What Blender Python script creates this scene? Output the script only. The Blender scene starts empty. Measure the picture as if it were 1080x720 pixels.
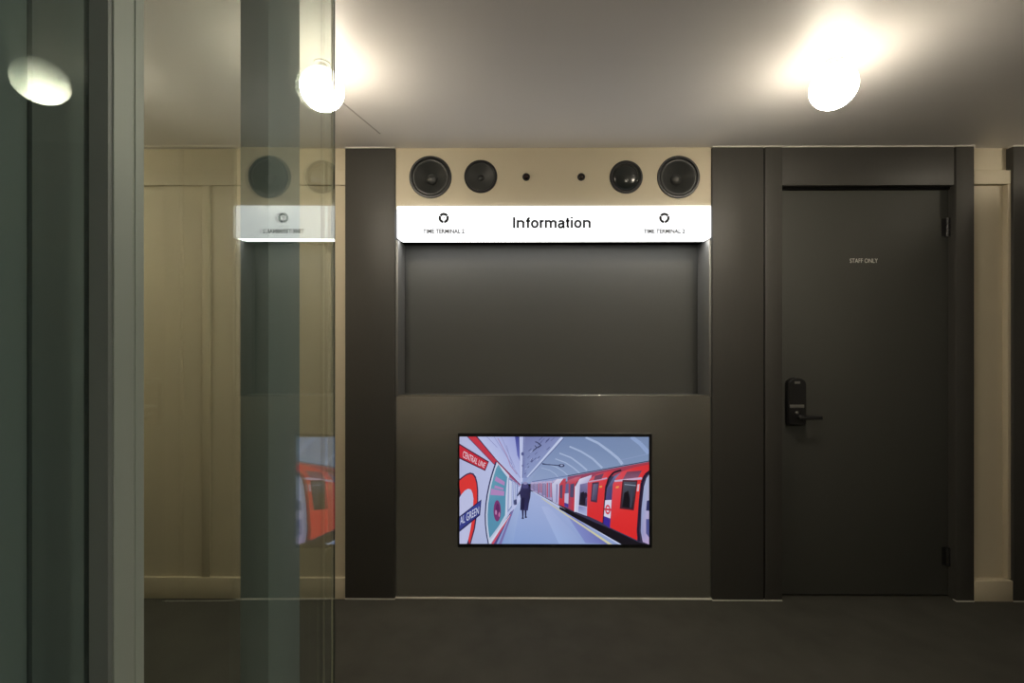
import bpy, bmesh, math, random
from mathutils import Vector, Matrix
random.seed(7)
sc = bpy.context.scene
C = sc.collection
F, PSI, CAM = 480.0, 0.0069, 1.374
cs, sn = math.cos(PSI), math.sin(PSI)

# ------------------------------------------------------------ measuring helpers
def W(px, py, Y):
    """point of the plane y = Y that the photograph shows at pixel px, py"""
    u = (px - 540) / F
    v = (360 - py) / F
    dx, dy = u * cs - sn, u * sn + cs
    t = Y / dy
    return Vector((dx * t, Y, CAM + v * t))
def X(px, Y): return W(px, 360, Y).x
def Z(py, Y, px=540): return W(px, py, Y).z

# ------------------------------------------------------------ materials
def principled(name, col, rough=0.5, metal=0.0, spec=0.5, noise=0.0, nscale=40, bump=0.0, bscale=200, stretch=None, aniso=0.0, coat=0.0):
    m = bpy.data.materials.new(name); m.use_nodes = True
    nt = m.node_tree; b = nt.nodes['Principled BSDF']
    b.inputs['Base Color'].default_value = (*col, 1)
    b.inputs['Roughness'].default_value = rough
    b.inputs['Metallic'].default_value = metal
    b.inputs['Specular IOR Level'].default_value = spec
    b.inputs['Anisotropic'].default_value = aniso
    b.inputs['Coat Weight'].default_value = coat
    b.inputs['Coat Roughness'].default_value = 0.02
    tc = nt.nodes.new('ShaderNodeTexCoord')
    mp = nt.nodes.new('ShaderNodeMapping')
    nt.links.new(tc.outputs['Object'], mp.inputs['Vector'])
    if stretch: mp.inputs['Scale'].default_value = stretch
    if noise:
        n = nt.nodes.new('ShaderNodeTexNoise'); n.inputs['Scale'].default_value = nscale
        n.inputs['Detail'].default_value = 5
        nt.links.new(mp.outputs['Vector'], n.inputs['Vector'])
        r = nt.nodes.new('ShaderNodeMapRange')
        r.inputs['To Min'].default_value = 1 - noise; r.inputs['To Max'].default_value = 1 + noise
        nt.links.new(n.outputs['Fac'], r.inputs['Value'])
        mx = nt.nodes.new('ShaderNodeMix'); mx.data_type = 'RGBA'; mx.blend_type = 'MULTIPLY'
        mx.inputs[0].default_value = 1
        mx.inputs[6].default_value = (*col, 1)
        nt.links.new(r.outputs['Result'], mx.inputs[7])
        nt.links.new(mx.outputs[2], b.inputs['Base Color'])
    if bump:
        n2 = nt.nodes.new('ShaderNodeTexNoise'); n2.inputs['Scale'].default_value = bscale
        n2.inputs['Detail'].default_value = 3
        nt.links.new(mp.outputs['Vector'], n2.inputs['Vector'])
        bp = nt.nodes.new('ShaderNodeBump'); bp.inputs['Strength'].default_value = bump
        bp.inputs['Distance'].default_value = 0.002
        nt.links.new(n2.outputs['Fac'], bp.inputs['Height'])
        nt.links.new(bp.outputs['Normal'], b.inputs['Normal'])
    return m

def emitter(name, col, strength, base=.8):
    m = bpy.data.materials.new(name); m.use_nodes = True
    nt = m.node_tree; b = nt.nodes['Principled BSDF']
    b.inputs['Base Color'].default_value = (base, base, base*.97, 1)
    b.inputs['Roughness'].default_value = 0.3
    b.inputs['Emission Color'].default_value = (*col, 1)
    b.inputs['Emission Strength'].default_value = strength
    return m

def thin_glass(name, tint, r0=.04):
    """clear sheet: each face passes tinted light and mirrors by Schlick's law"""
    m = bpy.data.materials.new(name); m.use_nodes = True
    nt = m.node_tree; nt.nodes.clear()
    N = nt.nodes.new; L = nt.links.new
    out = N('ShaderNodeOutputMaterial'); mix = N('ShaderNodeMixShader')
    tr = N('ShaderNodeBsdfTransparent'); tr.inputs['Color'].default_value = (*tint, 1)
    gl = N('ShaderNodeBsdfGlossy'); gl.inputs['Roughness'].default_value = 0.0
    gl.inputs['Color'].default_value = (0.96, 1.0, 0.98, 1)
    g = N('ShaderNodeNewGeometry')
    dot = N('ShaderNodeVectorMath'); dot.operation = 'DOT_PRODUCT'
    L(g.outputs['Normal'], dot.inputs[0]); L(g.outputs['Incoming'], dot.inputs[1])
    ab = N('ShaderNodeMath'); ab.operation = 'ABSOLUTE'; L(dot.outputs['Value'], ab.inputs[0])
    inv = N('ShaderNodeMath'); inv.operation = 'SUBTRACT'; inv.inputs[0].default_value = 1; L(ab.outputs[0], inv.inputs[1])
    p5 = N('ShaderNodeMath'); p5.operation = 'POWER'; L(inv.outputs[0], p5.inputs[0]); p5.inputs[1].default_value = 5
    ma = N('ShaderNodeMath'); ma.operation = 'MULTIPLY_ADD'; L(p5.outputs[0], ma.inputs[0])
    ma.inputs[1].default_value = 1-r0; ma.inputs[2].default_value = r0
    L(ma.outputs[0], mix.inputs[0]); L(tr.outputs[0], mix.inputs[1]); L(gl.outputs[0], mix.inputs[2])
    L(mix.outputs[0], out.inputs['Surface'])
    return m

def picture_material(name, strength):
    m = bpy.data.materials.new(name); m.use_nodes = True
    nt = m.node_tree; b = nt.nodes['Principled BSDF']
    a = nt.nodes.new('ShaderNodeVertexColor'); a.layer_name = 'picture'
    b.inputs['Base Color'].default_value = (0.01, 0.01, 0.012, 1)
    b.inputs['Roughness'].default_value = 0.35
    nt.links.new(a.outputs['Color'], b.inputs['Emission Color'])
    b.inputs['Emission Strength'].default_value = strength
    return m

M = {}
M['cream'] = principled('cream_paint', (.57, .505, .37), .6, noise=.03, nscale=6, bump=.08, bscale=300)
M['ceiling'] = principled('ceiling_paint', (.83, .80, .775), .5, noise=.03, nscale=3, bump=.05, bscale=250)
M['carpet'] = principled('dark_carpet', (.066, .065, .055), .95, spec=.1, noise=.3, nscale=5, bump=.6, bscale=420)
M['laminate'] = principled('dark_laminate', (.058, .056, .051), .5, spec=.35, noise=.05, nscale=12, stretch=(8, 8, 1))
M['door'] = principled('door_paint', (.066, .067, .060), .52, spec=.3, noise=.05, nscale=4)
M['steel'] = principled('brushed_steel', (.74, .74, .71), .27, metal=1, noise=.05, nscale=60, stretch=(1, 1, 30), bump=.04, bscale=80)
M['side'] = principled('niche_side_metal', (.26, .26, .25), .5, metal=.6)
M['niche'] = principled('niche_metal', (.082, .083, .078), .5, spec=.4, noise=.04, nscale=30, stretch=(1, 1, 12))
M['black'] = principled('black_plastic', (.012, .012, .013), .4)
M['gap'] = principled('gap_black', (.006, .006, .006), .9, spec=.05)
M['cone'] = principled('speaker_cone', (.026, .028, .027), .55)
M['ring'] = principled('speaker_rubber', (.045, .047, .046), .38)
M['dome'] = principled('speaker_dome', (.018, .021, .020), .16)
M['bead'] = principled('pale_bead', (.70, .68, .62), .4)
M['aluminium'] = principled('aluminium_channel', (.34, .40, .365), .45, metal=.2)
M['channel_dark'] = principled('channel_dark', (.19, .22, .22), .45, metal=.2)
M['post'] = principled('green_grey_metal', (.215, .285, .295), .5, spec=.35)
M['lacquer'] = principled('dark_green_lacquer', (.18, .215, .225), .5, spec=.3)
M['glass'] = thin_glass('partition_glass', (.92, .955, .92), .16)
M['side_glass'] = thin_glass('side_glass', (.90, .945, .93), .012)
M['globe'] = emitter('opal_globe', (1.0, .895, .72), 1)
nt = M['globe'].node_tree      # emission graded by height, top dimmed to hold down the ceiling glow
tc = nt.nodes.new('ShaderNodeTexCoord'); sp = nt.nodes.new('ShaderNodeSeparateXYZ'); mr = nt.nodes.new('ShaderNodeMapRange')
nt.links.new(tc.outputs['Object'], sp.inputs[0]); nt.links.new(sp.outputs['Z'], mr.inputs['Value'])
mr.inputs['From Min'].default_value = -.171; mr.inputs['From Max'].default_value = -.023
mr.inputs['To Min'].default_value = 1; mr.inputs['To Max'].default_value = 0
pw = nt.nodes.new('ShaderNodeMath'); pw.operation = 'POWER'; pw.inputs[1].default_value = 2.5
ad = nt.nodes.new('ShaderNodeMath'); ad.operation = 'MULTIPLY_ADD'; ad.inputs[1].default_value = 145; ad.inputs[2].default_value = 4.5
nt.links.new(mr.outputs['Result'], pw.inputs[0]); nt.links.new(pw.outputs[0], ad.inputs[0])
nt.links.new(ad.outputs[0], nt.nodes['Principled BSDF'].inputs['Emission Strength'])
M['sign'] = emitter('sign_acrylic', (.975, .985, 1.0), 1.4, .1)
M['strip'] = emitter('sign_underside', (1.0, .985, .96), 8.5, .3)
M['sign_case'] = principled('sign_case', (.35, .35, .35), .35)
M['ink'] = principled('grey_ink', (.02, .02, .022), .6, spec=.1)
M['pale_ink'] = principled('pale_grey_ink', (.10, .10, .11), .6, spec=.1)
M['lettering'] = principled('pale_lettering', (.78, .77, .72), .5)
M['chrome'] = principled('chrome', (.7, .7, .7), .2, metal=1)
M['picture'] = picture_material('screen_picture', .84)

# ------------------------------------------------------------ mesh helpers
def link(name, me, mat, parent=None, loc=None):
    if mat and not me.materials: me.materials.append(mat)
    o = bpy.data.objects.new(name, me); C.objects.link(o)
    if parent: o.parent = parent
    if loc is not None: o.location = loc
    return o
def finish(bm, name, mat, parent=None, smooth=None, loc=None):
    bmesh.ops.recalc_face_normals(bm, faces=bm.faces)
    me = bpy.data.meshes.new(name); bm.to_mesh(me); bm.free()
    if smooth is not None:
        for p in me.polygons: p.use_smooth = True
        me.set_sharp_from_angle(angle=math.radians(smooth))
    return link(name, me, mat, parent, loc)
def box(bm, x0, x1, y0, y1, z0, z1, bev=0.0, seg=2):
    r = bmesh.ops.create_cube(bm, size=1, matrix=Matrix.Translation(((x0+x1)/2, (y0+y1)/2, (z0+z1)/2)) @ Matrix.Diagonal((abs(x1-x0), abs(y1-y0), abs(z1-z0), 1)))
    if bev:
        es = list({e for v in r['verts'] for e in v.link_edges})
        bmesh.ops.bevel(bm, geom=es, offset=bev, segments=seg, affect='EDGES', profile=.5)
def boxobj(name, mat, dims, parent=None, bev=0.0, origin=None):
    bm = bmesh.new()
    lst = dims if isinstance(dims[0], (tuple, list)) else [dims]
    for d in lst: box(bm, *d, bev=bev)
    if origin is not None: bmesh.ops.translate(bm, verts=bm.verts, vec=-Vector(origin))
    return finish(bm, name, mat, parent, 30 if bev else None, origin)
def lathe(bm, prof, seg=64):
    """profile of (radius, forward) spun round the y axis; forward is towards the room (-y)"""
    rings = []
    for r, h in prof:
        if r < 1e-6: rings.append([bm.verts.new((0, -h, 0))])
        else: rings.append([bm.verts.new((r*math.cos(2*math.pi*k/seg), -h, r*math.sin(2*math.pi*k/seg))) for k in range(seg)])
    for a, b in zip(rings, rings[1:]):
        for k in range(seg):
            l = (k+1) % seg
            if len(a) == 1 and len(b) == 1: continue
            if len(a) == 1: bm.faces.new((a[0], b[k], b[l]))
            elif len(b) == 1: bm.faces.new((a[k], a[l], b[0]))
            else: bm.faces.new((a[k], a[l], b[l], b[k]))
def tag(o, label, cat, group=None):
    o['label'] = label; o['category'] = cat
    if group: o['group'] = group
    return o
def struct(o, label=None, cat=None):
    o['kind'] = 'structure'
    if label: o['label'] = label
    if cat: o['category'] = cat
    return o
def empty(name, loc):
    o = bpy.data.objects.new(name, None); C.objects.link(o); o.location = loc; o.empty_display_size = .05
    return o
def text_obj(name, body, mat, parent, centre, width, height=None, extrude=.0006, bold=0):
    cu = bpy.data.curves.new(name, 'FONT'); cu.body = body; cu.size = 1; cu.extrude = 0.0; cu.resolution_u = 4; cu.offset = bold
    t = bpy.data.objects.new(name, cu); C.objects.link(t)
    bpy.context.view_layer.update()
    me = bpy.data.meshes.new_from_object(t.evaluated_get(bpy.context.evaluated_depsgraph_get()))
    bpy.data.objects.remove(t); bpy.data.curves.remove(cu)
    bm = bmesh.new(); bm.from_mesh(me); bpy.data.meshes.remove(me)
    xs = [v.co.x for v in bm.verts]; ys = [v.co.y for v in bm.verts]
    sx = width / (max(xs) - min(xs)); sy = sx if height is None else height / (max(ys) - min(ys))
    cx, cy = (max(xs)+min(xs))/2, (max(ys)+min(ys))/2
    for v in bm.verts: v.co = Vector(((v.co.x-cx)*sx, 0, (v.co.y-cy)*sy))
    r = bmesh.ops.extrude_face_region(bm, geom=bm.faces[:])
    bmesh.ops.translate(bm, verts=[g for g in r['geom'] if isinstance(g, bmesh.types.BMVert)], vec=(0, -extrude, 0))
    return finish(bm, name, mat, parent, None, centre)

# ------------------------------------------------------------ room measures
YC = 2.42            # front of the dark cladding
YW = 2.437           # cream wall
H = Z(154.6, YC, 580)          # ceiling height
XL, XR, YB = -2.75, 3.75, -2.3
cl0, cl1 = X(364, YC), X(416.5, YC)          # left cladding
cr0, cr1 = X(751.5, YC), X(805.5, YC)        # right cladding
fr0, fr1 = X(807, YC), X(825, YC)            # door frame stile
dp0, dp1 = X(1008.5, YC), X(1027.5, YC)      # right pilaster
ce0, ce1 = X(1069, YC), 3.2                  # edge cladding
zb = .006                                     # bead height

# ------------------------------------------------------------ setting
struct(boxobj('floor', M['carpet'], (XL-.1, XR+.1, YB-.1, 2.9, -.1, 0)), 'dark mottled carpet floor in front of the information kiosk', 'floor')
bm = bmesh.new(); box(bm, XL-.1, XR+.1, YB-.1, 2.9, H, H+.1)
ceil = struct(finish(bm, 'ceiling', M['ceiling']), 'pale painted ceiling carrying the globe lamps', 'ceiling')
# edge of the sign light painted as a strip, lamp to left cladding
def cpt(px, py):
    d = (H - CAM) * F / (360 - py); u = (px-540)/F
    return Vector((u*d*cs - d*sn, u*d*sn + d*cs, H))
a, b = cpt(330, 82), cpt(401, 141)
d = (b-a).normalized(); n = Vector((-d.y, d.x, 0)) * .0035
bm = bmesh.new()
vs = [bm.verts.new(p + Vector((0, 0, dz))) for dz in (-.0012, .002) for p in (a-n, b-n, b+n, a+n)]
for q in ((0,1,2,3), (7,6,5,4), (0,4,5,1), (1,5,6,2), (2,6,7,3), (3,7,4,0)): bm.faces.new([vs[i] for i in q])
struct(finish(bm, 'trim_1', principled('light_edge_grey', (.46, .43, .40), .7)), 'thin grey ceiling strip painting the edge of the sign light', 'painted light edge')

struct(boxobj('wall_far', M['cream'], [
    (XL, cl0+.05, YW, 2.6, 0, H), (dp1-.02, ce0+.05, YW+.02, 2.6, 0, H), (ce0+.02, XR, YW+.02, 2.6, 0, H),
    (cl0+.05, dp1-.02, 2.62, 2.7, 0, H)]), 'cream panelled far wall on both sides of the dark cladding', 'wall')
struct(boxobj('wall_left', M['cream'], (XL-.1, XL, YB, 2.6, 0, H)), 'cream side wall beyond the glass', 'wall')
struct(boxobj('wall_right', M['cream'], (XR, XR+.1, YB, 2.6, 0, H)), 'cream side wall at the right end', 'wall')
struct(boxobj('wall_back', M['ceiling'], (XL, XR, YB-.1, YB, 0, H)), 'near-white unseen wall behind the viewer', 'wall')  # unseen back wall made near white to brighten the steel reflection

struct(boxobj('trim_15', M['laminate'], [(-.45, 1.40, YB, YB+.04, 0, 2.15), (1.92, 3.6, YB, YB+.04, 0, 2.15)], bev=.002), 'dark boards added to the unseen back wall for the steel reflection', 'cladding')  # dark boards added to shape the reflection in the steel front
# cream mouldings, left of the cladding
ra, rb = Z(195.3, YW-.012, 230), Z(180, YW-.012, 230)
struct(boxobj('trim_2', M['cream'], (XL, cl0-.001, YW-.012, YW+.01, ra, rb), bev=.002), 'cream horizontal rail across the left wall panels', 'moulding')
bt = Z(609, YW-.014, 230)
for i, (p0, p1) in enumerate(((214, 222.5), (60, 68))):
    struct(boxobj('trim_%d' % (3+i), M['cream'], (X(p0, YW), X(p1, YW), YW-.010, YW+.01, bt, ra), bev=.002), ('cream vertical batten between the left wall panels', 'cream vertical batten near the left end of the far wall')[i], 'moulding')
struct(boxobj('baseboard_left', M['cream'], (XL, cl0-.001, YW-.016, YW+.01, 0, bt), bev=.002), 'cream baseboard left of the dark cladding', 'baseboard')
# right cream strip
YS = YW + .02
struct(boxobj('trim_5', M['cream'], (dp1+.001, ce0-.001, YS-.026, YS+.01, Z(193, YC, 1048), Z(178.5, YC, 1048)), bev=.002), 'cream horizontal rail right of the staff door', 'moulding')
struct(boxobj('trim_6', M['cream'], (X(1065.3, YC), ce0-.001, YS-.026, YS+.01, 0.115, Z(193, YC, 1048)), bev=.002), 'narrow cream batten at the far right edge', 'moulding')
struct(boxobj('baseboard_right', M['cream'], (dp1+.001, ce0-.001, YS-.036, YS+.01, 0, Z(612.5, YC, 1048)), bev=.002), 'cream baseboard right of the staff door', 'baseboard')

# dark cladding
def clad(name, x0, x1, label, z0=zb, z1=None, y1=2.6):
    z1 = H - zb if z1 is None else z1
    return struct(boxobj(name, M['laminate'], (x0, x1, YC, y1, z0, z1), bev=.0015), label, 'cladding')
clad('trim_7', cl0, cl1, 'dark brown wall cladding left of the lit sign')
clad('trim_8', cr0, cr1, 'dark brown wall cladding between the kiosk and the staff door')
clad('trim_9', dp0, dp1, 'narrow dark cladding right of the staff door')
clad('trim_10', ce0, ce1, 'dark cladding cut by the right edge of the photo')
# pale beads at ceiling and floor
bl = [(cl0, cl1), (cr0, fr1), (dp0, dp1), (ce0, ce1)]
struct(boxobj('trim_11', M['bead'], [(p, q, YC-.003, YC+.03, H-zb, H) for p, q in bl] + [(fr1, dp0-.006, YC+.001, YC+.03, H-zb, H)]), 'pale bead line where the cladding meets the ceiling', 'bead')
struct(boxobj('trim_12', M['bead'], [(p, q, YC-.002, YC+.02, 0, zb*.7) for p, q in bl] + [(cl1, cr0, YC+.008, YC+.03, 0, zb*.7)]), 'pale bead line where the cladding meets the carpet', 'bead')

# ------------------------------------------------------------ door
YD = YC + .045
zt = Z(197.5, YC, 920); zh = Z(195, YC, 920)
door = boxobj('door_1', M['door'], (fr1-.004, X(1003, YD), YD, YD+.045, .012, Z(198.5, YD, 920)), bev=.0015, origin=((fr1+dp0)/2, YD, .012))
struct(door, 'dark staff door with small pale lettering and electronic lock', 'door')
def onto(o, par):
    o.parent = par; o.matrix_parent_inverse = Matrix.Translation(-par.location); return o
def dpart(name, mat, dims, bev=0): return onto(boxobj(name, mat, dims, bev=bev), door)
fm = bmesh.new()
box(fm, fr0, fr1, YC, YC+.13, zb, H-zb, bev=.0012)
box(fm, fr1, dp0-.007, YC+.003, YC+.13, zh, H-zb, bev=.0012)
box(fm, dp0-.0005, dp0+.012, YC+.012, YC+.13, zb, H-zb)
box(fm, fr1-.02, dp0+.01, YD+.05, YD+.08, 0, zh)
onto(finish(fm, 'door_frame', M['laminate'], None, 30), door)
dpart('gaps_and_head_shade', M['gap'], [(dp0-.007, dp0-.001, YC+.02, YC+.1, zh, H-zb), (cr1-.001, fr0+.001, YC+.010, YC+.1, zb, H-zb),
                               (fr1-.003, dp0-.002, YD-.012, YD+.045, Z(200.6, YD, 920), zh+.001)])  # black strip over the door paints the shade under the head
dpart('threshold', M['bead'], (X(997, YC+.1), dp0+.012, YC+.0, YC+.1, 0, .004))
for zc in (240, 586):
    hb = bmesh.new(); xh = X(999.5, YD-.006)
    zz = Z(zc, YD, 999)
    for k in range(3):
        bmesh.ops.create_cone(hb, cap_ends=True, segments=20, radius1=.011, radius2=.011, depth=.031,
                              matrix=Matrix.Translation((xh, YD-.006, zz + (k-1)*.033)))
    box(hb, xh-.026, xh, YD-.002, YD+.002, zz-.048, zz+.048)
    onto(finish(hb, 'hinge', M['black'], None, 30), door)
t = text_obj('lettering', 'STAFF ONLY', M['lettering'], None, W(911, 274.8, YD-.0002), X(926, YD)-X(896.5, YD), .0235); onto(t, door)
# lock: rounded body, bar, keyhole and lever
lx0, lx1 = X(831.2, YD-.03), X(850.5, YD-.03); lz0, lz1 = Z(448, YD-.03, 840), Z(398.5, YD-.03, 840)
r = (lx1-lx0)*.48
pts = [(lx0, lz0+.008), (lx0+.008, lz0), (lx1-.008, lz0), (lx1, lz0+.008)]
for k in range(0, 13):
    an = math.pi*k/12
    pts.append(((lx0+lx1)/2 + math.cos(an)*(lx1-lx0)/2, lz1 - r*.75 + math.sin(an)*r*.75))
lb = bmesh.new()
f1 = [lb.verts.new((x, YD-.034, z)) for x, z in pts]
f2 = [lb.verts.new((x, YD, z)) for x, z in pts]
lb.faces.new(f1); lb.faces.new(f2[::-1])
for i in range(len(pts)): lb.faces.new((f1[i], f1[(i+1) % len(pts)], f2[(i+1) % len(pts)], f2[i]))
bmesh.ops.bevel(lb, geom=[e for e in lb.edges if all(v.co.y < YD-.03 for v in e.verts)], offset=.005, segments=3, affect='EDGES')
lock = onto(finish(lb, 'door_lock', M['black'], None, 35), door)
lock['label'] = 'black electronic lock with lever'
def sub(name, mat, dims, bev=.001):
    o = boxobj(name, mat, dims, bev=bev); o.parent = lock
    o.matrix_parent_inverse = (door.matrix_basis @ lock.matrix_parent_inverse).inverted() if False else Matrix.Identity(4)
    return o
bpy.context.view_layer.update()
def sub(name, mat, dims, bev=.001):
    o = boxobj(name, mat, dims, bev=bev); o.parent = lock
    o.matrix_parent_inverse = lock.matrix_world.inverted(); return o
YL = YD - .034
M['grey'] = principled('lock_grey', (.16, .16, .15), .35)
sub('status_bar', M['grey'], (X(833, YL), X(848, YL), YL-.002, YL+.002, Z(430, YL, 840), Z(426.6, YL, 840)))
sub('key_cap', M['chrome'], (X(838.4, YL), X(842.6, YL), YL-.0025, YL+.002, Z(436.6, YL, 840), Z(433.8, YL, 840)))
sub('sensor_window', M['grey'], (X(838, YL), X(844, YL), YL-.0015, YL+.002, Z(404.6, YL, 840), Z(402, YL, 840)))
lv = bmesh.new()
zl = Z(440, YL-.02, 850)
bmesh.ops.create_cone(lv, cap_ends=True, segments=20, radius1=.012, radius2=.012, depth=.045, matrix=Matrix.Translation((X(844, YL), YL-.018, zl)) @ Matrix.Rotation(math.pi/2, 4, 'X'))
box(lv, X(843, YL-.04), X(867.5, YL-.04), YL-.046, YL-.030, zl-.009, zl+.009, bev=.004, seg=3)
lo = finish(lv, 'lever', M['black'], None, 40); lo.parent = lock; lo.matrix_parent_inverse = lock.matrix_world.inverted()

# ------------------------------------------------------------ information kiosk
YK, YN = YC + .014, YC + .165
kx0, kx1 = cl1 + .0015, cr0 - .0015
kz = Z(417.6, YK)                      # top of the steel front
zs0 = Z(251.6, YC-.006)                # underside of the sign
kiosk = empty('information_kiosk', ((kx0+kx1)/2, YK, 0))
def kpart(name, mat, dims, bev=0): return onto(boxobj(name, mat, dims, bev=bev), kiosk)
# steel front with the opening for the monitor
sx0, sx1, sz0, sz1 = X(483, YK), X(687.3, YK), Z(576.8, YK), Z(457, YK)
fb = bmesh.new()
e = .002
ox = [kx0, sx0-e, sx1+e, kx1]; oz = [zb*.7, sz0-e, sz1+e, kz]
g = [[fb.verts.new((x, YK, z)) for x in ox] for z in oz]
for i in range(3):
    for j in range(3):
        if not (i == 1 and j == 1): fb.faces.new((g[i][j], g[i][j+1], g[i+1][j+1], g[i+1][j]))
rr = bmesh.ops.extrude_face_region(fb, geom=fb.faces[:])
bmesh.ops.translate(fb, verts=[v for v in rr['geom'] if isinstance(v, bmesh.types.BMVert)], vec=(0, .012, 0))
onto(finish(fb, 'front_panel', M['steel'], None), kiosk)['label'] = 'brushed steel front'
kpart('counter_lip', M['steel'], [(kx0, kx1, YK-.001, YK+.022, kz, kz+.006)], bev=.0015)
kpart('counter', M['niche'], (kx0, kx1, YK+.022, YN, kz-.03, kz-.002))
ztop = Z(217.2, YC-.006)
kpart('niche_back', M['niche'], (kx0, kx1, YN, YN+.02, kz-.03, ztop))
for p, q in ((kx0, kx0+.012), (kx1-.012, kx1)):
    kpart('niche_side', M['side'], (p, q, YK-.004, YN, kz-.002, zs0-.002), bev=.001)
kpart('niche_soffit', M['gap'], (kx0+.013, kx1-.013, YC+.075, YN-.001, zs0+.002, zs0+.012))
tag(kiosk, 'information kiosk with an empty dark niche above a brushed steel front', 'kiosk')

# cream speaker board above the sign, cut for the speakers
YH = YW - .002
spk = [(454, 186.8, .1135, 'big'), (507, 186.2, .0885, 'small'), (660.3, 186.8, .0885, 'dome'), (715.5, 186.8, .1135, 'big')]
cu = bpy.data.curves.new('board', 'CURVE'); cu.dimensions = '2D'; cu.fill_mode = 'BOTH'; cu.extrude = .006
def poly(pts):
    s = cu.splines.new('POLY'); s.points.add(len(pts)-1); s.use_cyclic_u = True
    for p, (x, y) in zip(s.points, pts): p.co = (x, y, 0, 1)
poly([(kx0, ztop-.01), (kx1, ztop-.01), (kx1, H), (kx0, H)])
centres = []
for px, py, r, k in spk:
    c = W(px, py, YH); centres.append(c)
    poly([(c.x + (r-.006)*math.cos(2*math.pi*i/64), c.z + (r-.006)*math.sin(2*math.pi*i/64)) for i in range(64)])
t = bpy.data.objects.new('board', cu); C.objects.link(t); bpy.context.view_layer.update()
me = bpy.data.meshes.new_from_object(t.evaluated_get(bpy.context.evaluated_depsgraph_get())); bpy.data.objects.remove(t)
me.transform(Matrix.Translation((0, YH+.006, 0)) @ Matrix.Rotation(math.pi/2, 4, 'X'))
me.materials.clear()
struct(link('trim_13', me, M['cream']), 'cream board above the lit sign holding the speakers', 'board')

# ------------------------------------------------------------ speakers
def speaker(c, r, kind, label, group):
    root = empty('speaker', c)
    bm = bmesh.new()
    lathe(bm, [(r, 0), (r, .004), (r-.002, .006), (r-.011, .006), (r-.013, .003), (r-.014, -.004), (r-.016, -.05), (r-.016, -.055), (0, -.055)])
    finish(bm, 'speaker_frame', M['black'], root, 35)
    if kind == 'big':
        bm = bmesh.new()
        lathe(bm, [(r-.014, -.002), (r-.018, .003), (r-.023, .004), (r-.028, .002), (r-.031, -.003)])
        finish(bm, 'surround', M['ring'], root, 60)
        bm = bmesh.new()
        lathe(bm, [(r-.031, -.003), (r-.045, -.014), (.045, -.032), (.028, -.042)])
        finish(bm, 'cone', M['cone'], root, 60)
        bm = bmesh.new()
        lathe(bm, [(.030, -.042), (.027, -.034), (.020, -.027), (.010, -.0235), (0, -.0225)], 40)
        finish(bm, 'dust_cap', M['ring'], root, 60)
    elif kind == 'small':
        bm = bmesh.new()
        lathe(bm, [(r-.013, .001), (r-.018, .002), (r-.022, -.001)])
        finish(bm, 'surround', M['cone'], root, 60)
        bm = bmesh.new()
        lathe(bm, [(r-.022, -.001), (r*.5, -.014), (.016, -.022)])
        finish(bm, 'cone', M['cone'], root, 60)
        bm = bmesh.new()
        lathe(bm, [(.017, -.022), (.013, -.017), (.007, -.0145), (0, -.0135)], 32)
        finish(bm, 'dust_cap', M['cone'], root, 60)
    else:
        bm = bmesh.new()
        lathe(bm, [(r-.012, .002), (r-.016, .003), (r-.018, .001)])
        finish(bm, 'surround', M['cone'], root, 60)
        bm = bmesh.new()
        R = r-.018
        lathe(bm, [(R*math.sin(a), .001 + .026*math.cos(a)) for a in [math.pi/2*(1-i/14) for i in range(15)]])
        finish(bm, 'dome', M['dome'], root, 60)
    tag(root, label, 'speaker', group)
labs = ['large round black speaker above the left end of the lit sign', 'smaller flat round speaker beside the left large speaker',
        'smaller domed round speaker with a bright glint', 'large round black speaker above the right end of the lit sign']
for (px, py, r, k), c, l in zip(spk, centres, labs): speaker(c, r, k, l, 'speakers above the sign')
for px, l, col in ((555, 'tiny round black sensor nearer the left speakers', (.02, .008, .006)), (613, 'tiny round black sensor nearer the right speakers', (.022, .014, .008))):
    root = empty('sensor', W(px, 186.6, YH))
    bm = bmesh.new(); lathe(bm, [(0, -.03), (.0205, -.03), (.0205, .003), (.019, .0045), (.015, .0045), (.0135, .002)], 32)
    finish(bm, 'bezel', M['black'], root, 35)
    bm = bmesh.new(); lathe(bm, [(.0136, .0018), (.011, .0048), (.006, .0066), (0, .007)], 32)
    finish(bm, 'lens', principled('sensor_lens', col, .2), root, 60)
    tag(root, l, 'sensor', 'sensors above the sign')

# ------------------------------------------------------------ lit sign
YS0 = YC - .006
g0, g1 = X(418.6, YS0), X(750, YS0)
gz0, gz1 = zs0, ztop
sign = empty('illuminated_sign', ((g0+g1)/2, YS0, gz0))
onto(boxobj('sign_case', M['sign_case'], [(g0+.002, g1-.002, YS0+.0722, YN-.002, gz0+.022, gz1)], bev=.001), sign)
cuts = [g0, X(516.8, YS0), X(651.4, YS0), g1]
labels = ['TIME TERMINAL 2 panel at the left', 'Information panel in the middle', 'TIME TERMINAL 2 panel at the right']
for i in range(3):
    bm = bmesh.new(); p, q = cuts[i] + (.0013 if i else 0), cuts[i+1] - (.0013 if i < 2 else 0)
    box(bm, p, q, YS0, YS0+.072, gz0, gz1)
    ed = [e for e in bm.edges if all(abs(v.co.z-gz0) < 1e-5 and abs(v.co.y-YS0) < 1e-5 for v in e.verts)]
    if i == 0: ed += [e for e in bm.edges if all(abs(v.co.z-gz0) < 1e-5 and abs(v.co.x-p) < 1e-5 for v in e.verts)]
    if i == 2: ed += [e for e in bm.edges if all(abs(v.co.z-gz0) < 1e-5 and abs(v.co.x-q) < 1e-5 for v in e.verts)]
    bmesh.ops.bevel(bm, geom=ed, offset=.008, segments=4, affect='EDGES', profile=.5)
    dp = onto(finish(bm, 'diffuser', M['sign'], None, 35), sign); dp['label'] = labels[i]
YT = YS0 - .0002
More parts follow.
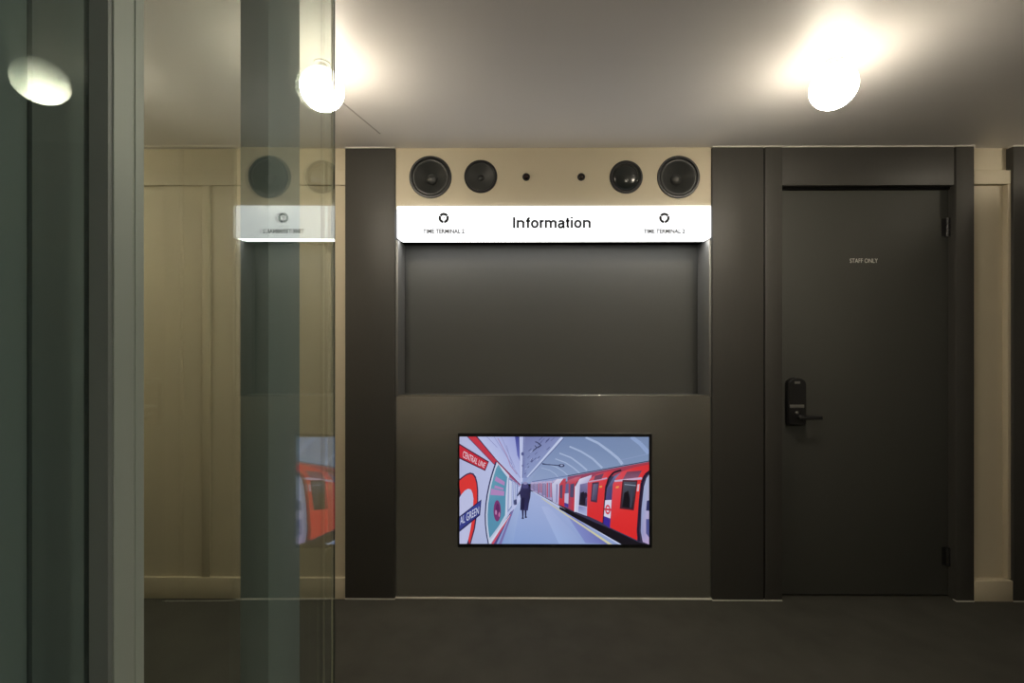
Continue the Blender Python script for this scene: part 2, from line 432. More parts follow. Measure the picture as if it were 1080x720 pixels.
def ribbon(bm, pts, w, y0=-.0006):
    """flat stroke of width w along pts (x, z), mitred at the bends"""
    n = len(pts); P2 = [Vector(p) for p in pts]; L = []
    for k in range(n):
        a = (P2[k]-P2[k-1]).normalized() if k else (P2[1]-P2[0]).normalized()
        b = (P2[k+1]-P2[k]).normalized() if k < n-1 else a
        m = (Vector((-a.y, a.x)) + Vector((-b.y, b.x))).normalized()
        L.append((P2[k], m * (w/2) / max(.5, m.dot(Vector((-a.y, a.x))))))
    prev = None
    for p, m in L:
        cur = [bm.verts.new((q.x, y, q.y)) for y in (y0, 0) for q in (p+m, p-m)]
        if prev:
            for s, t2 in ((0, 1), (1, 3), (3, 2), (2, 0)): bm.faces.new((prev[s], prev[t2], cur[t2], cur[s]))
        else: bm.faces.new((cur[0], cur[2], cur[3], cur[1]))
        prev = cur
    bm.faces.new((prev[0], prev[1], prev[3], prev[2]))
def arcp(cx, cy, rx, ry, a0, a1, n=14):
    return [(cx+rx*math.cos(math.radians(a0+(a1-a0)*k/n)), cy+ry*math.sin(math.radians(a0+(a1-a0)*k/n))) for k in range(n+1)]
def info_word(c, width, cap):
    """the word Information in a plain grotesque"""
    xh, w = .735, .175; h = w/2; bm = bmesh.new(); x = 0
    def st(*pts): ribbon(bm, [((x+p[0])*cap, p[1]*cap) for p in pts], w*cap)
    sp = .10
    def nn(dx=0, wd=.46):
        st(*([(dx+wd, 0), (dx+wd, xh-.25)] + arcp(dx+wd/2+.03, xh-.25, wd/2-.03, .25-h, 0, 150, 12)))
    st((h, 0), (h, 1)); x += w + sp + .03                                       # I
    st((h, 0), (h, xh)); nn(h); x += .46 + w + sp                              # n
    st(*([(.20, 0), (.20, .80)] + arcp(.36, .80, .16, .20-h, 180, 95, 8))); st((.03, xh-h), (.38, xh-h)); x += .37 + sp*.7      # f
    def oo():
        q = arcp(.32, xh/2, .32-h, xh/2-h+.01, 0, 360, 36); st(*q)
    oo(); x += .64 + sp                                                        # o
    st((h, 0), (h, xh)); st(*arcp(.29, xh-.24, .23, .24-h, 175, 78, 9)); x += .36 + sp*.6                                       # r
    st((h, 0), (h, xh)); nn(h, .40); nn(h+.40, .40); x += .80 + w + sp         # m
    st(*([(.47, .08), (.47, xh-.22)] + arcp(.285, xh-.22, .185, .22-h, 0, 165, 12)))                                          # a
    st(*([(.47, .42)] + [(.36, .40), (.22, .38)] + arcp(.20, .21, .20-h, .17, 95, 270, 12)[1:] + [(.33, .06), (.42, .13), (.47, .22)])); st((.47, .10), (.50, .055), (.57, .06)); x += .57 + sp*.7
    st(*([(.17, xh+.20), (.17, .17)] + arcp(.28, .17, .11, .17-h, 180, 285, 7))); st((.02, xh-h), (.33, xh-h)); x += .33 + sp      # t
    st((h, 0), (h, xh)); st((h, .87), (h, 1)); x += w + sp                     # i
    oo(); x += .64 + sp                                                        # o
    st((h, 0), (h, xh)); nn(h); x += .46 + w                                   # n
    k = width/(x*cap)
    for v in bm.verts: v.co.x = (v.co.x - x*cap/2)*k; v.co.z -= cap/2
    return finish(bm, 'lettering', M['ink'], None, None, c)
def emblem(px, py):
    bm = bmesh.new(); c = W(px, py, YT); R, r = .0275, .0145
    for a0, a1 in ((33, 147), (153, 265), (275, 387)):
        n = 16; prev = None
        for k in range(n+1):
            a = math.radians(a0 + (a1-a0)*k/n)
            cur = [bm.verts.new((q*math.cos(a), y, q*math.sin(a))) for y in (-.0006, 0) for q in (r, R)]
            if prev:
                for s, t2 in ((0, 1), (1, 3), (3, 2), (2, 0)): bm.faces.new((prev[s], prev[t2], cur[t2], cur[s]))
            if k in (0, n): bm.faces.new((cur[0], cur[1], cur[3], cur[2]))
            prev = cur
    onto(finish(bm, 'emblem', M['ink'], None, None, c), sign)
    bm = bmesh.new()
    box(bm, -.0012, .0012, -.0005, 0, -.002, .011); 
    r2 = bmesh.ops.create_cube(bm, size=1, matrix=Matrix.Rotation(math.radians(-40), 4, 'Y') @ Matrix.Translation((.004, -.00025, 0)) @ Matrix.Diagonal((.011, .0005, .0022, 1)))
    onto(finish(bm, 'emblem_hands', M['pale_ink'], None, None, c), sign)
onto(info_word(W(582, 234.6, YT), X(623, YT)-X(541.2, YT), Z(228.9, YT)-Z(240.3, YT)), sign)
for px, tx in ((468, 468), (700.7, 700.5)):
    emblem(px, 229.8)
    onto(text_obj('lettering', 'TIME TERMINAL 2', M['pale_ink'], None, W(tx, 243.7, YT), X(tx+21.8, YT)-X(tx-21.8, YT), .0225, bold=.032), sign)
    bm = bmesh.new()   # thin arc over the lettering
    prev = None
    for k in range(13):
        a = math.radians(35 + 110*k/12)
        cur = [bm.verts.new((q*.030*math.cos(a), y, q*.016*math.sin(a) - .010)) for y in (-.0004, 0) for q in (.94, 1)]
        if prev:
            for s, t2 in ((0, 1), (1, 3), (3, 2), (2, 0)): bm.faces.new((prev[s], prev[t2], cur[t2], cur[s]))
        prev = cur
    onto(finish(bm, 'arc_mark', M['sign_case'], None, None, W(tx, 239.8, YT)), sign)
onto(boxobj('underside_glow', M['strip'], (g0+.015, g1-.015, YS0+.012, YS0+.070, gz0-.0012, gz0-.0002)), sign)  # brighter sheet under the sign, added to light the niche
tag(sign, 'long white lit sign reading Information between two emblem panels', 'sign')

# ------------------------------------------------------------ monitor
YM = YK - .012
mx0, mx1, mz0, mz1 = X(483, YM), X(687.3, YM), Z(576.8, YM), Z(457, YM)
mon = empty('monitor', ((mx0+mx1)/2, YM, mz0))
dx0, dx1, dz0, dz1 = X(484.6, YM), X(684.6, YM), Z(573.6, YM), Z(460.4, YM)
bm = bmesh.new()
YP = YM + .004
fo = [bm.verts.new((x, YM, z)) for x, z in ((mx0, mz0), (mx1, mz0), (mx1, mz1), (mx0, mz1))]
fi = [bm.verts.new((x, YM, z)) for x, z in ((dx0, dz0), (dx1, dz0), (dx1, dz1), (dx0, dz1))]
fp = [bm.verts.new((x, YP, z)) for x, z in ((dx0, dz0), (dx1, dz0), (dx1, dz1), (dx0, dz1))]
fk = [bm.verts.new((x, YM+.0113, z)) for x, z in ((mx0, mz0), (mx1, mz0), (mx1, mz1), (mx0, mz1))]
for i in range(4):
    j = (i+1) % 4
    bm.faces.new((fo[i], fo[j], fi[j], fi[i])); bm.faces.new((fi[i], fi[j], fp[j], fp[i])); bm.faces.new((fo[j], fo[i], fk[i], fk[j]))
onto(finish(bm, 'bezel', M['black'], None), mon)
onto(boxobj('casing', M['black'], (sx0+.002, sx1-.002, YK-.0005, YK+.05, sz0+.002, sz1-.002)), mon)
onto(text_obj('maker_mark', 'ooooo', M['grey'], None, W(584, 575.2, YM-.0001), .022, .004, .0003), mon)

# the picture on the display: flat coloured shapes, one mesh
PX0, PX1, PY0, PY1 = 65., 1003., 97., 625.
class Pic:
    def __init__(s): s.bm = bmesh.new(); s.lay = s.bm.loops.layers.float_color.new('picture'); s.k = 0
    def col(s, c):
        return tuple(((v/255+.055)/1.055)**2.4 if v > 10 else v/255/12.92 for v in c) + (1.0,)
    def clip(s, pts):
        def cut(P, ax, lim, keep):
            out = []
            for i in range(len(P)):
                A, B = P[i-1], P[i]
                ia, ib = keep*(A[ax]-lim) >= 0, keep*(B[ax]-lim) >= 0
                if ia != ib:
                    t = (lim-A[ax])/(B[ax]-A[ax]); out.append(tuple(A[q]+(B[q]-A[q])*t for q in range(5)))
                if ib: out.append(B)
            return out
        for ax, lim, kp in ((0, PX0, 1), (0, PX1, -1), (1, PY0, 1), (1, PY1, -1)):
            if len(pts) > 2: pts = cut(pts, ax, lim, kp)
        return pts
    def poly(s, pts, cols):
        """pts in picture pixels; one colour or one colour per corner (0-255)"""
        if not isinstance(cols[0], (tuple, list)): cols = [cols]*len(pts)
        P = s.clip([(*p, *c) for p, c in zip(pts, cols)])
        if len(P) < 3: return
        s.k += 1
        y = YP - .00002*s.k
        vs = [s.bm.verts.new((dx0 + (p[0]-PX0)/(PX1-PX0)*(dx1-dx0), y, dz1 - (p[1]-PY0)/(PY1-PY0)*(dz1-dz0))) for p in P]
        f = s.bm.faces.new(vs)
        f.normal_update()
        if f.normal.y > 0: f.normal_flip()
        vc = {v: s.col(p[2:5]) for v, p in zip(vs, P)}
        for l in f.loops: l[s.lay] = vc[l.vert]
        if len(vs) > 4: bmesh.ops.triangulate(s.bm, faces=[f])
    def line(s, a, b, w, c, w2=None):
        w2 = w if w2 is None else w2
        d = Vector((b[0]-a[0], b[1]-a[1])); d.normalize(); n = Vector((-d.y, d.x))
        s.poly([(a[0]+n.x*w/2, a[1]+n.y*w/2), (b[0]+n.x*w2/2, b[1]+n.y*w2/2), (b[0]-n.x*w2/2, b[1]-n.y*w2/2), (a[0]-n.x*w/2, a[1]-n.y*w/2)], c)
    def path(s, pts, w, c, w2=None):
        w2 = w if w2 is None else w2; n = len(pts)-1
        for i in range(n):
            s.line(pts[i], pts[i+1], w+(w2-w)*i/n, c, w+(w2-w)*(i+1)/n)
    def ell(s, cx, cy, rx, ry, c, n=28, rot=0):
        s.poly([(cx+rx*math.cos(t)*math.cos(rot)-ry*math.sin(t)*math.sin(rot), cy+rx*math.cos(t)*math.sin(rot)+ry*math.sin(t)*math.cos(rot)) for t in [2*math.pi*i/n for i in range(n)]], c)
    def text(s, body, quad, c):
        """letters laid into the quad (top-left, top-right, bottom-right, bottom-left)"""
        cu = bpy.data.curves.new('t', 'FONT'); cu.body = body; cu.resolution_u = 3
        t = bpy.data.objects.new('t', cu); C.objects.link(t); bpy.context.view_layer.update()
        me = bpy.data.meshes.new_from_object(t.evaluated_get(bpy.context.evaluated_depsgraph_get()))
        bpy.data.objects.remove(t); bpy.data.curves.remove(cu)
        xs = [v.co.x for v in me.vertices]; ys = [v.co.y for v in me.vertices]
        x0, x1, y0, y1 = min(xs), max(xs), min(ys), max(ys)
        q = [Vector(p) for p in quad]
        def mp(v):
            a, b = (v.co.x-x0)/(x1-x0), (v.co.y-y0)/(y1-y0)
            p = (q[0]*(1-a)+q[1]*a)*b + (q[3]*(1-a)+q[2]*a)*(1-b); return (p.x, p.y)
        k0 = s.k
        for f in me.polygons:
            s.k = k0; s.poly([mp(me.vertices[i]) for i in f.vertices], c)
        s.k = k0+1
        bpy.data.meshes.remove(me)
P = Pic()
VX, VY = 385., 318.    # vanishing point of the tunnel
# vault
P.poly([(60, 90), (1010, 90), (1010, 330), (60, 330)], [(150, 160, 214), (118, 140, 190), (126, 150, 192), (160, 172, 224)])
P.poly([(560, 97), (1010, 97), (1010, 250), (420, 320), (395, 320)], [(122, 142, 184), (126, 146, 184), (134, 156, 192), (150, 168, 208), (158, 174, 214)])
# left vault (busy ceiling)
P.poly([(375, 97), (570, 97), (410, 300), (385, 300)], [(118, 124, 176), (136, 146, 196), (150, 166, 212), (128, 138, 190)])
for i in range(26):
    tt = random.random(); q = random.random()
    xx = 385 + (1-tt)*(10+150*q); yy = 110 + tt*180
    P.line((xx, yy), (xx+16*(1-tt)+4, yy-14*(1-tt)-4), 3.5, random.choice([(92, 98, 146), (172, 182, 224), (104, 112, 162), (84, 90, 134)]))
P.path([(428, 168), (448, 152), (470, 140), (452, 126), (440, 122)], 5, (50, 56, 92)); P.line((448, 152), (438, 140), 4, (60, 66, 100))
# ribs of the vault
for pts, w in (([(690, 100), (752, 128), (812, 172), (852, 205), (872, 232)], 15), ([(610, 145), (668, 170), (725, 205), (772, 250)], 11),
               ([(560, 178), (618, 200), (662, 232), (697, 262)], 9), ([(540, 206), (590, 224), (630, 250), (660, 276)], 7),
               ([(500, 232), (545, 246), (580, 268), (604, 290)], 5), ([(470, 250), (512, 262), (540, 280), (556, 300)], 4)):
    P.path(pts, w*.7, (172, 190, 224), w)
P.path([(915, 97), (960, 130), (1003, 178)], 18, (150, 172, 214), 22)
P.line((860, 212), (1003, 180), 2.5, (150, 165, 205))
# lamp rail
P.line((575, 100), (400, 296), 13, (200, 212, 244), 5); P.line((582, 104), (412, 292), 4, (90, 98, 150), 2)
P.line((476, 232), (575, 240), 5, (62, 72, 108)); P.ell(571, 239, 15, 8, (54, 62, 96)); P.ell(571, 238, 7, 4, (170, 182, 220))
P.line((470, 226), (500, 234), 3, (70, 80, 120))
P.line((425, 318), (600, 290), 3, (96, 108, 160)); P.line((600, 290), (1003, 216), 4, (44, 50, 76))
# platform floor
P.poly([(375, 340), (420, 365), (880, 628), (225, 628)], [(184, 196, 236), (172, 186, 230), (150, 168, 216), (140, 168, 222)])
P.poly([(345, 430), (372, 400), (330, 628), (225, 628)], [(168, 184, 228), (176, 192, 232), (146, 172, 222), (128, 154, 210)])
P.poly([(470, 440), (505, 440), (690, 628), (560, 628)], [(178, 192, 234), (172, 186, 230), (150, 170, 218), (160, 184, 232)])
P.poly([(590, 470), (650, 500), (800, 625), (690, 620)], [(140, 150, 212), (134, 142, 206), (112, 116, 184), (130, 142, 204)])
# left wall
P.poly([(60, 90), (372, 90), (372, 400), (225, 628), (60, 628)], [(188, 194, 230), (182, 190, 238), (196, 204, 244), (178, 190, 228), (178, 186, 222)])
P.poly([(150, 97), (360, 97), (368, 320), (300, 268)], [(196, 204, 242), (160, 168, 226), (186, 196, 240), (204, 210, 244)])
P.poly([(340, 97), (362, 97), (366, 220), (352, 190)], [(70, 76, 160), (62, 68, 150), (120, 128, 200), (104, 112, 188)])
P.poly([(362, 97), (388, 97), (378, 320), (368, 320)], [(206, 214, 246), (176, 186, 232), (196, 206, 244), (208, 214, 246)])
P.line((384, 97), (378, 300), 4, (92, 102, 160)); P.ell(378, 182, 7, 9, (84, 92, 146)); P.ell(379, 240, 5, 6, (100, 108, 166))
for a_, b_ in (((236, 97), (366, 300)), ((272, 97), (340, 250)), ((298, 140), (330, 250)), ((200, 97), (252, 150))):
    P.line(a_, b_, 3, (150, 156, 208))
P.path([(255, 105), (300, 190), (318, 240), (350, 282)], 4, (168, 140, 184))
# frieze (red stripe with black edges)
P.poly([(100, 90), (146, 90), (250, 215), (368, 332), (366, 340), (236, 232)], [(205, 52, 66), (208, 54, 68), (196, 56, 80), (150, 92, 140), (150, 92, 140), (196, 58, 80)])
P.path([(146, 92), (250, 214), (366, 332)], 5, (52, 46, 84), 2); P.path([(99, 92), (236, 233), (362, 342)], 4, (100, 70, 116), 2)
# line plate
P.poly([(65, 132), (211, 220), (192, 266), (65, 206)], (70, 34, 62))
P.poly([(65, 139), (207, 224), (190, 261), (65, 199)], [(206, 42, 58), (200, 44, 62), (196, 46, 66), (200, 40, 56)])
P.text('CENTRAL LINE', [(84, 166), (196, 228), (188, 252), (80, 199)], (240, 226, 240))
# roundel
def arc(cx, cy, rx, ry, a0, a1, n=22): return [(cx+rx*math.cos(math.radians(a0+(a1-a0)*i/n)), cy-ry*math.sin(math.radians(a0+(a1-a0)*i/n))) for i in range(n+1)]
P.poly([(60, 310)] + [(82, 292), (100, 280), (118, 274), (134, 278), (146, 294), (154, 324), (158, 360), (158, 410), (152, 480), (142, 550), (128, 600), (120, 628), (60, 628)], (58, 36, 74))
P.poly([(60, 318)] + [(84, 298), (102, 286), (118, 281), (130, 285), (141, 300), (149, 328), (152, 362), (152, 410), (146, 478), (136, 548), (122, 600), (114, 628), (60, 628)], [(226, 58, 56)]*13)
P.poly([(60, 404), (76, 380), (92, 362), (108, 354), (122, 358), (130, 376), (134, 402), (132, 450), (126, 510), (118, 560), (108, 605), (101, 628), (60, 628)], [(196, 200, 236)]*13)
P.poly([(60, 494), (174, 406), (167, 484), (60, 570)], (30, 30, 82))
P.poly([(60, 502), (170, 414), (163, 480), (60, 562)], [(64, 72, 150), (60, 70, 152), (54, 62, 140), (58, 64, 140)])
P.text('AL GREEN', [(68, 493), (162, 440), (160, 478), (68, 533)], (222, 228, 250))
# advertising poster
Lc = [(247, 220), (236, 252), (224, 290), (213, 332), (203, 380), (196, 430), (193, 480), (194, 530), (200, 580), (209, 626)]
Rc = [(218, 620), (258, 560), (300, 492), (302, 440), (303, 390), (306, 340), (312, 288), (282, 254)]
P.path(Lc, 7, (46, 46, 92), 6)
P.poly([(x+3, y+2) for x, y in Lc] + Rc, (206, 216, 240))
P.poly([(x+(11 if y < 600 else 8), y+(14 if y < 240 else 0)) for x, y in Lc[:-1]] + [(216, 604), (254, 546), (291, 484), (293, 440), (294, 390), (297, 344), (302, 296), (280, 268)], [(104, 162, 188)]*5+[(90, 150, 182)]*5+[(92, 150, 182)]*7)
for q in ([(246, 292), (290, 320), (288, 338), (240, 314)], [(222, 352), (288, 366), (286, 388), (218, 384)], [(240, 336), (284, 350), (282, 360), (238, 350)]):
    P.poly(q, (182, 140, 196))
P.ell(252, 462, 18, 52, (126, 56, 116)); P.ell(254, 452, 9, 26, (96, 44, 100)); P.ell(246, 470, 5, 12, (190, 130, 180)); P.ell(262, 480, 4, 12, (200, 120, 170))
P.poly([(212, 600), (222, 600), (300, 494), (298, 486)], (190, 204, 230))
# small frames farther along the wall
for x, w, t_, b_ in ((308, 20, 300, 470), (334, 10, 310, 436), (350, 6, 320, 414)):
    P.poly([(x, t_), (x+w, t_+12), (x+w-3, b_-26), (x-4, b_)], (128, 146, 196)); P.poly([(x+3, t_+8), (x+w-3, t_+18), (x+w-5, b_-34), (x, b_-12)], (206, 214, 242))
# wall foot: red and dark stripes
P.poly([(318, 468), (326, 462), (246, 628), (222, 628)], (88, 74, 134)); P.poly([(326, 462), (336, 452), (272, 628), (258, 628)], (126, 116, 176))
P.path([(318, 480), (228, 625)], 5, (206, 86, 110), 11); P.path([(314, 484), (216, 622)], 3, (220, 226, 246), 6)
P.poly([(334, 410), (348, 404), (350, 430), (336, 434)], (70, 76, 120))
# yellow and white platform edge lines
P.poly([(424, 366), (432, 366), (905, 628), (856, 628)], (196, 206, 238)); P.poly([(470, 400), (476, 400), (826, 628), (806, 628)], (214, 210, 172))
P.poly([(430, 362), (440, 362), (1003, 600), (1003, 640), (890, 628)], (26, 24, 36))
# far carriages
for i, (x0, x1, t0, t1, b0, b1, red) in enumerate(((418, 432, 322, 321, 358, 366, 0), (434, 452, 320, 319, 367, 376, 0), (454, 474, 318, 316, 376, 388, 1), (476, 492, 318, 316, 388, 398, 0), (494, 524, 316, 313, 398, 412, 1), (526, 556, 313, 302, 412, 428, 0))):
    P.poly([(x0, t0), (x1, t1), (x1, b1), (x0, b0)], [(190, 178, 214), (196, 184, 220), (170, 160, 206), (160, 152, 200)])
    for k in range(3):
        xa = x0 + (x1-x0)*(.12+.3*k); xb = xa + (x1-x0)*.17
        P.poly([(xa, t0+8), (xb, t0+7), (xb, b0-2), (xa, b0-5)], (188, 58, 84) if (red and k != 1) else (112, 104, 154))
# train side
P.poly([(600, 294), (1003, 219), (1003, 262), (830, 292), (700, 318), (600, 316)], [(150, 78, 112), (176, 60, 76), (176, 60, 76), (166, 64, 84), (160, 76, 104), (150, 90, 124)])
P.poly([(556, 318), (700, 312), (830, 290), (1010, 262), (1010, 628), (940, 612), (640, 474), (556, 430)], (60, 56, 84))
P.poly([(556, 322), (566, 306), (592, 302), (588, 444), (556, 430)], [(200, 70, 84), (206, 92, 110), (196, 78, 96), (206, 52, 64), (200, 52, 66)])
P.poly([(562, 336), (576, 332), (574, 402), (562, 396)], (90, 76, 110))
P.poly([(524, 330), (548, 306), (580, 302), (560, 330), (556, 432), (526, 416)], [(206, 208, 236), (220, 220, 244), (224, 224, 246), (200, 200, 232), (184, 186, 224), (184, 186, 224)]); P.line((548, 330), (546, 420), 5, (128, 122, 170))
P.poly([(590, 330), (604, 310), (640, 296), (668, 292), (640, 330), (634, 464), (584, 440)], [(170, 84, 110), (196, 96, 116), (206, 108, 130), (206, 96, 120), (206, 62, 76), (208, 50, 58), (120, 80, 120)])
P.poly([(592, 330), (606, 326), (604, 446), (584, 436)], (104, 104, 152)); P.poly([(586, 376), (606, 374), (604, 426), (585, 420)], (196, 190, 224)); P.poly([(585, 422), (604, 428), (604, 446), (584, 437)], (74, 62, 150))
P.poly([(614, 330), (634, 326), (630, 396), (612, 392)], (84, 78, 112))
# open doorway, white
P.poly([(640, 340), (660, 304), (720, 284), (716, 300), (705, 330), (696, 486), (636, 464)], [(214, 214, 240), (224, 222, 246), (212, 206, 236), (190, 186, 222), (176, 174, 216), (186, 190, 228), (206, 212, 240)])
P.poly([(662, 330), (704, 322), (696, 440), (656, 432)], [(126, 120, 168), (138, 130, 176), (60, 54, 84), (56, 52, 84)])
P.poly([(664, 372), (682, 366), (690, 400), (686, 434), (660, 430)], (34, 28, 46)); P.ell(690, 384, 8, 14, (44, 34, 56)); P.poly([(656, 436), (694, 444), (696, 486), (652, 466)], [(130, 132, 190), (160, 166, 214), (186, 194, 230), (170, 180, 224)])
P.line((640, 340), (636, 466), 6, (226, 226, 246))
# first red door leaf
P.poly([(700, 322), (714, 300), (744, 282), (800, 266), (836, 262), (806, 292), (786, 340), (776, 520), (696, 484)], [(214, 78, 92), (216, 92, 108), (220, 84, 98), (214, 62, 74), (206, 62, 76), (226, 60, 68), (228, 56, 62), (222, 46, 50), (224, 50, 54)])
P.line((704, 318), (796, 300), 7, (206, 160, 190), 8)
P.poly([(736, 288), (780, 276), (768, 304), (730, 310)], (116, 74, 100))
P.poly([(722, 322), (756, 318), (746, 420), (714, 414)], (74, 50, 74)); P.poly([(727, 330), (752, 326), (743, 410), (719, 406)], [(118, 112, 142), (96, 90, 122), (66, 60, 88), (92, 88, 120)])
P.poly([(758, 338), (772, 336), (770, 346), (757, 347)], (236, 150, 86))
# gap with poster between the leaves
P.path([(866, 260), (828, 272), (804, 300), (790, 350), (778, 524)], 9, (34, 26, 44), 10)
P.poly([(830, 290), (868, 270), (850, 300), (826, 340), (812, 546), (778, 524), (794, 350)], [(108, 116, 160), (122, 126, 168), (134, 140, 184), (76, 76, 116), (60, 50, 140), (66, 56, 150), (84, 84, 124)])
P.poly([(786, 408), (818, 406), (812, 498), (780, 486)], [(222, 218, 240)]*4); P.ell(799, 454, 13, 24, (214, 70, 84)); P.ell(799, 454, 7, 14, (226, 220, 240)); P.poly([(783, 447), (815, 450), (815, 460), (783, 457)], (206, 60, 76))
P.poly([(780, 488), (811, 500), (808, 545), (777, 522)], (62, 46, 152))
# second, near red door leaf
P.poly([(824, 330), (840, 298), (868, 268), (930, 246), (1003, 232), (1003, 262), (978, 290), (962, 350), (944, 604), (810, 542)], [(226, 76, 86), (222, 84, 98), (224, 76, 88), (222, 56, 64), (222, 50, 56), (226, 52, 58), (232, 56, 60), (236, 58, 58), (226, 42, 44), (226, 46, 48)])
P.poly([(894, 268), (968, 262), (948, 296), (872, 306)], [(120, 70, 92), (110, 64, 86), (140, 92, 120), (138, 92, 120)])
P.line((832, 314), (968, 300), 9, (206, 178, 208), 11)
P.poly([(872, 308), (946, 310), (928, 458), (858, 450)], (84, 36, 48)); P.poly([(878, 316), (940, 318), (923, 450), (866, 443)], [(82, 86, 100), (70, 74, 90), (30, 24, 34), (40, 32, 44)])
P.poly([(880, 372), (900, 360), (908, 400), (904, 444), (872, 440)], (20, 16, 24)); P.line((882, 330), (938, 336), 4, (150, 160, 180)); P.poly([(912, 360), (924, 362), (916, 446), (908, 444)], (66, 66, 84))
P.poly([(840, 340), (855, 338), (852, 348), (838, 349)], (244, 160, 90)); P.poly([(946, 330), (956, 328), (952, 364), (942, 364)], (226, 190, 206))
# end doorway
P.path([(1006, 266), (984, 284), (968, 320), (958, 420), (948, 560), (954, 610)], 13, (36, 26, 50), 13)
P.poly([(1010, 272), (990, 300), (978, 340), (966, 450), (962, 560), (972, 612), (1010, 628)], [(176, 184, 214), (180, 190, 220), (176, 186, 220), (160, 172, 212), (152, 160, 206), (190, 170, 216), (196, 172, 216)])
P.poly([(992, 410), (1003, 408), (1003, 460), (988, 458)], (50, 52, 98)); P.poly([(988, 500), (1003, 500), (1003, 590), (988, 570)], (84, 88, 150))
P.poly([(560, 440), (640, 478), (810, 548), (944, 610), (1003, 632), (880, 632), (560, 452)], (22, 18, 28))
# figure walking away
P.ell(390, 336, 13, 17, (150, 150, 196))
P.poly([(372, 338), (390, 330), (410, 336), (419, 360), (416, 396), (410, 420), (404, 460), (366, 458), (368, 400), (362, 372)], [(60, 58, 104), (56, 54, 98), (52, 50, 92), (42, 40, 78), (46, 44, 82), (44, 44, 84), (54, 54, 100), (52, 52, 100), (48, 46, 86), (52, 50, 92)])
P.poly([(372, 400), (388, 396), (386, 456), (368, 456)], (34, 32, 68)); P.line((366, 368), (352, 388), 9, (50, 48, 88), 6)
P.poly([(374, 458), (384, 458), (382, 492), (376, 497)], (38, 36, 72)); P.poly([(388, 458), (398, 458), (396, 490), (390, 494)], (38, 36, 72)); P.ell(394, 492, 6, 4, (34, 32, 64)); P.ell(379, 497, 6, 4, (34, 32, 64))
P.poly([(376, 328), (392, 318), (406, 328), (404, 350), (378, 350)], (76, 74, 124)); P.ell(391, 325, 10, 7, (150, 148, 192))
me = bpy.data.meshes.new('display'); P.bm.to_mesh(me); P.bm.free()
onto(link('display', me, M['picture']), mon)['label'] = 'lit picture of a red train standing at a station platform'
tag(mon, 'black framed wall monitor showing a red train at a platform', 'monitor')

# ------------------------------------------------------------ glass beside the viewer
def gx(Y): return -.199 - .008*Y          # plane of the clear pane
def slab(bm, fx, ya, yb, off0, off1, z0, z1):
    """upright slab following the plane fx between two depths, offset sideways off0..off1"""
    vs = [bm.verts.new((fx(y)+o, y, z)) for z in (z0, z1) for y, o in ((ya, off0), (yb, off0), (yb, off1), (ya, off1))]
    for q in ((0,1,2,3), (7,6,5,4), (0,4,5,1), (1,5,6,2), (2,6,7,3), (3,7,4,0)): bm.faces.new([vs[i] for i in q])
gp = empty('glass_panel', (gx(.38), .38, 0))
bm = bmesh.new(); slab(bm, gx, .2452, .511, -.008, 0, .004, H-.004)
onto(finish(bm, 'pane', M['glass'], None), gp)
bm = bmesh.new(); slab(bm, gx, .5112, .5125, -.0016, -.0002, .004, H-.004)
onto(finish(bm, 'edge_line', principled('pane_edge', (.05, .055, .04), .5), None), gp)  # dark strip drawn for the look of the glass edge
bm = bmesh.new(); slab(bm, gx, .5112, .5125, -.0040, -.0026, .004, H-.004)
onto(finish(bm, 'edge_line', principled('pane_edge_glint', (.62, .58, .45), .4), None), gp)  # pale strip painting the reflected light along the glass edge
bm = bmesh.new()
slab(bm, gx, .2262, .2370, -.0095, .0003, 0, H); slab(bm, gx, .2370, .2392, -.0095, -.0002, 0, H); slab(bm, gx, .2392, .2446, -.0095, .0003, 0, H)
onto(finish(bm, 'edge_channel', M['aluminium'], None), gp)
bm = bmesh.new(); slab(bm, gx, .2235, .2261, -.0098, -.0004, 0, H)
onto(finish(bm, 'channel_face', M['channel_dark'], None), gp)
tag(gp, 'tall clear glass panel mirroring the sign, in a pale metal edge channel', 'glass panel')
# dark lacquered leaf, left edge of the photo
def lx(Y): return -.232 - .02*Y
lf = empty('glazed_leaf', (lx(.1), .1, 0))
def yat(px, off):
    u = (px-540)/F; k = (u*cs-sn)/(u*sn+cs); return (off-.232)/(k+.02)
bm = bmesh.new(); slab(bm, lx, -.5, .256, -.006, 0, 0, H); onto(finish(bm, 'pane', M['side_glass'], None), lf)
for p, q in ((-400, 28.5), (34, 97)):
    bm = bmesh.new(); slab(bm, lx, yat(p, -.022), yat(q, -.022), -.040, -.022, 0, H); onto(finish(bm, 'board', M['lacquer'], None), lf)
bm = bmesh.new(); slab(bm, lx, yat(20, -.022), yat(40, -.022), -.0400, -.0245, 0, H); onto(finish(bm, 'groove', M['gap'], None), lf)
bm = bmesh.new(); slab(bm, lx, yat(97, -.022), .272, -.045, -.022, 0, H); onto(finish(bm, 'groove', M['gap'], None), lf)
tag(lf, 'dark green grooved leaf behind glass at the left edge, mirroring a lamp', 'glazed leaf')
# post behind the glass
p0 = X(253.3, .62); p1 = X(283.2, .62)
y1 = .7105
po = boxobj('dark_post', M['post'], (p0, p1, .62, y1, 0, H), bev=.0008, origin=((p0+p1)/2, .665, 0))
tag(po, 'dark green grey square metal post standing behind the clear glass', 'post')

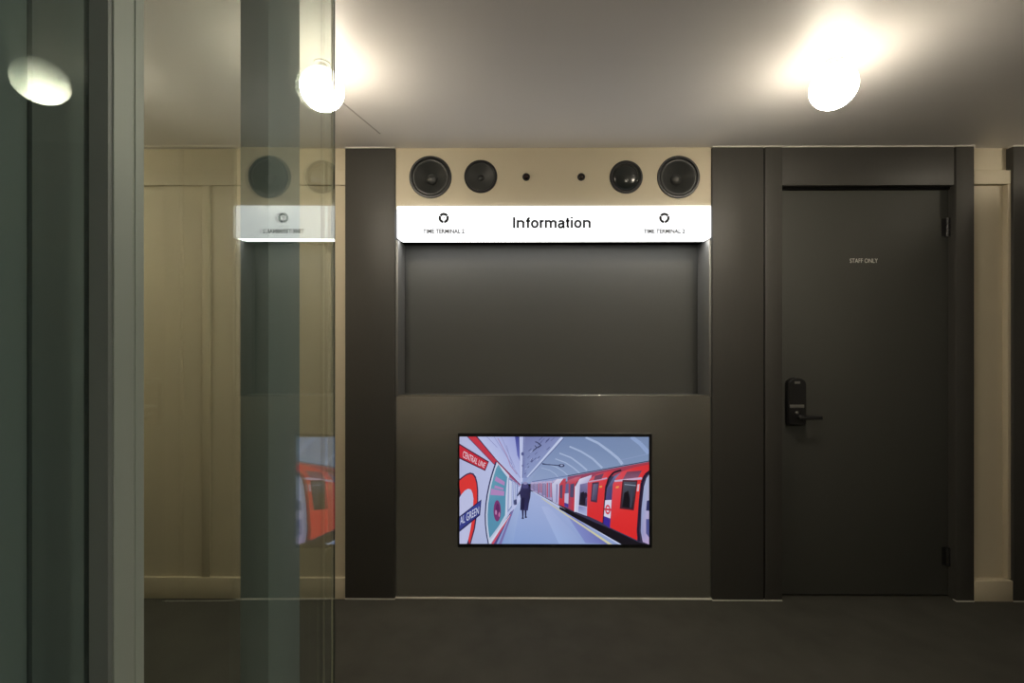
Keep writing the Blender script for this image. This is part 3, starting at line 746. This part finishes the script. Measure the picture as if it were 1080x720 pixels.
# ------------------------------------------------------------ lamps
def lamp(x, y, label):
    root = empty('ceiling_lamp', (x, y, H))
    R = .077
    bm = bmesh.new()
    bmesh.ops.create_uvsphere(bm, u_segments=48, v_segments=32, radius=R, matrix=Matrix.Translation((0, 0, -R-.019)))
    finish(bm, 'globe', M['globe'], root, 180)
    bm = bmesh.new()
    bmesh.ops.create_cone(bm, cap_ends=True, segments=40, radius1=.029, radius2=.030, depth=.004, matrix=Matrix.Translation((0, 0, -.002)))
    bmesh.ops.create_cone(bm, cap_ends=True, segments=24, radius1=.016, radius2=.016, depth=.024, matrix=Matrix.Translation((0, 0, -.012)))
    finish(bm, 'ceiling_plate', M['ceiling'], root, 35)
    tag(root, label, 'ceiling lamp', 'globe ceiling lamps')
l1 = W(340, 360, 1.69).x; l2 = W(879, 360, 1.69).x
lamp(l1, 1.69, 'glowing globe ceiling lamp partly behind the glass edge')
lamp(l2, 1.69, 'glowing globe ceiling lamp in front of the staff door')
lamp(2*l2-l1, 1.69, 'glowing globe ceiling lamp out of view to the right')
lamp(2*l1-l2, 1.69, 'added fill globe lamp out of view to the left')  # added out of view to brighten the left wall
lamp(l2, -1.4, 'added unseen fill globe behind the viewer to the right')  # added unseen fill, brightens the back wall that the steel reflects
lamp(2*l2-l1, -1.4, 'added unseen fill globe behind the viewer at the far right')  # second added rear fill, also out of view
lamp(l2, -.2, 'added unseen fill globe just behind the viewer')  # added unseen fill so the front globes can be dimmer
# tall partition right of the frame, unseen, added to shade the lower right wall
struct(boxobj('trim_14', M['laminate'], (2.84, 2.96, .3, YC-.01, 0, CAM+.85)), 'unseen added dark partition right of the cream strip', 'blocker')

# ------------------------------------------------------------ camera, world, output look
cam = bpy.data.objects.new('camera', bpy.data.cameras.new('camera')); C.objects.link(cam)
cam.data.sensor_width = 36; cam.data.lens = 16; cam.data.clip_start = .02; cam.data.clip_end = 50
cam.location = (0, 0, CAM); cam.rotation_euler = (math.pi/2, 0, PSI)
sc.camera = cam
w = bpy.data.worlds.new('world'); sc.world = w; w.use_nodes = True
w.node_tree.nodes['Background'].inputs['Color'].default_value = (.5, .5, .5, 1)
w.node_tree.nodes['Background'].inputs['Strength'].default_value = 0.0
sc.view_settings.view_transform = 'Standard'; sc.view_settings.look = 'None'
sc.view_settings.exposure = 0; sc.view_settings.gamma = 1; sc.view_settings.use_curve_mapping = False
sc.cycles.max_bounces = 10; sc.cycles.diffuse_bounces = 6; sc.cycles.transparent_max_bounces = 16
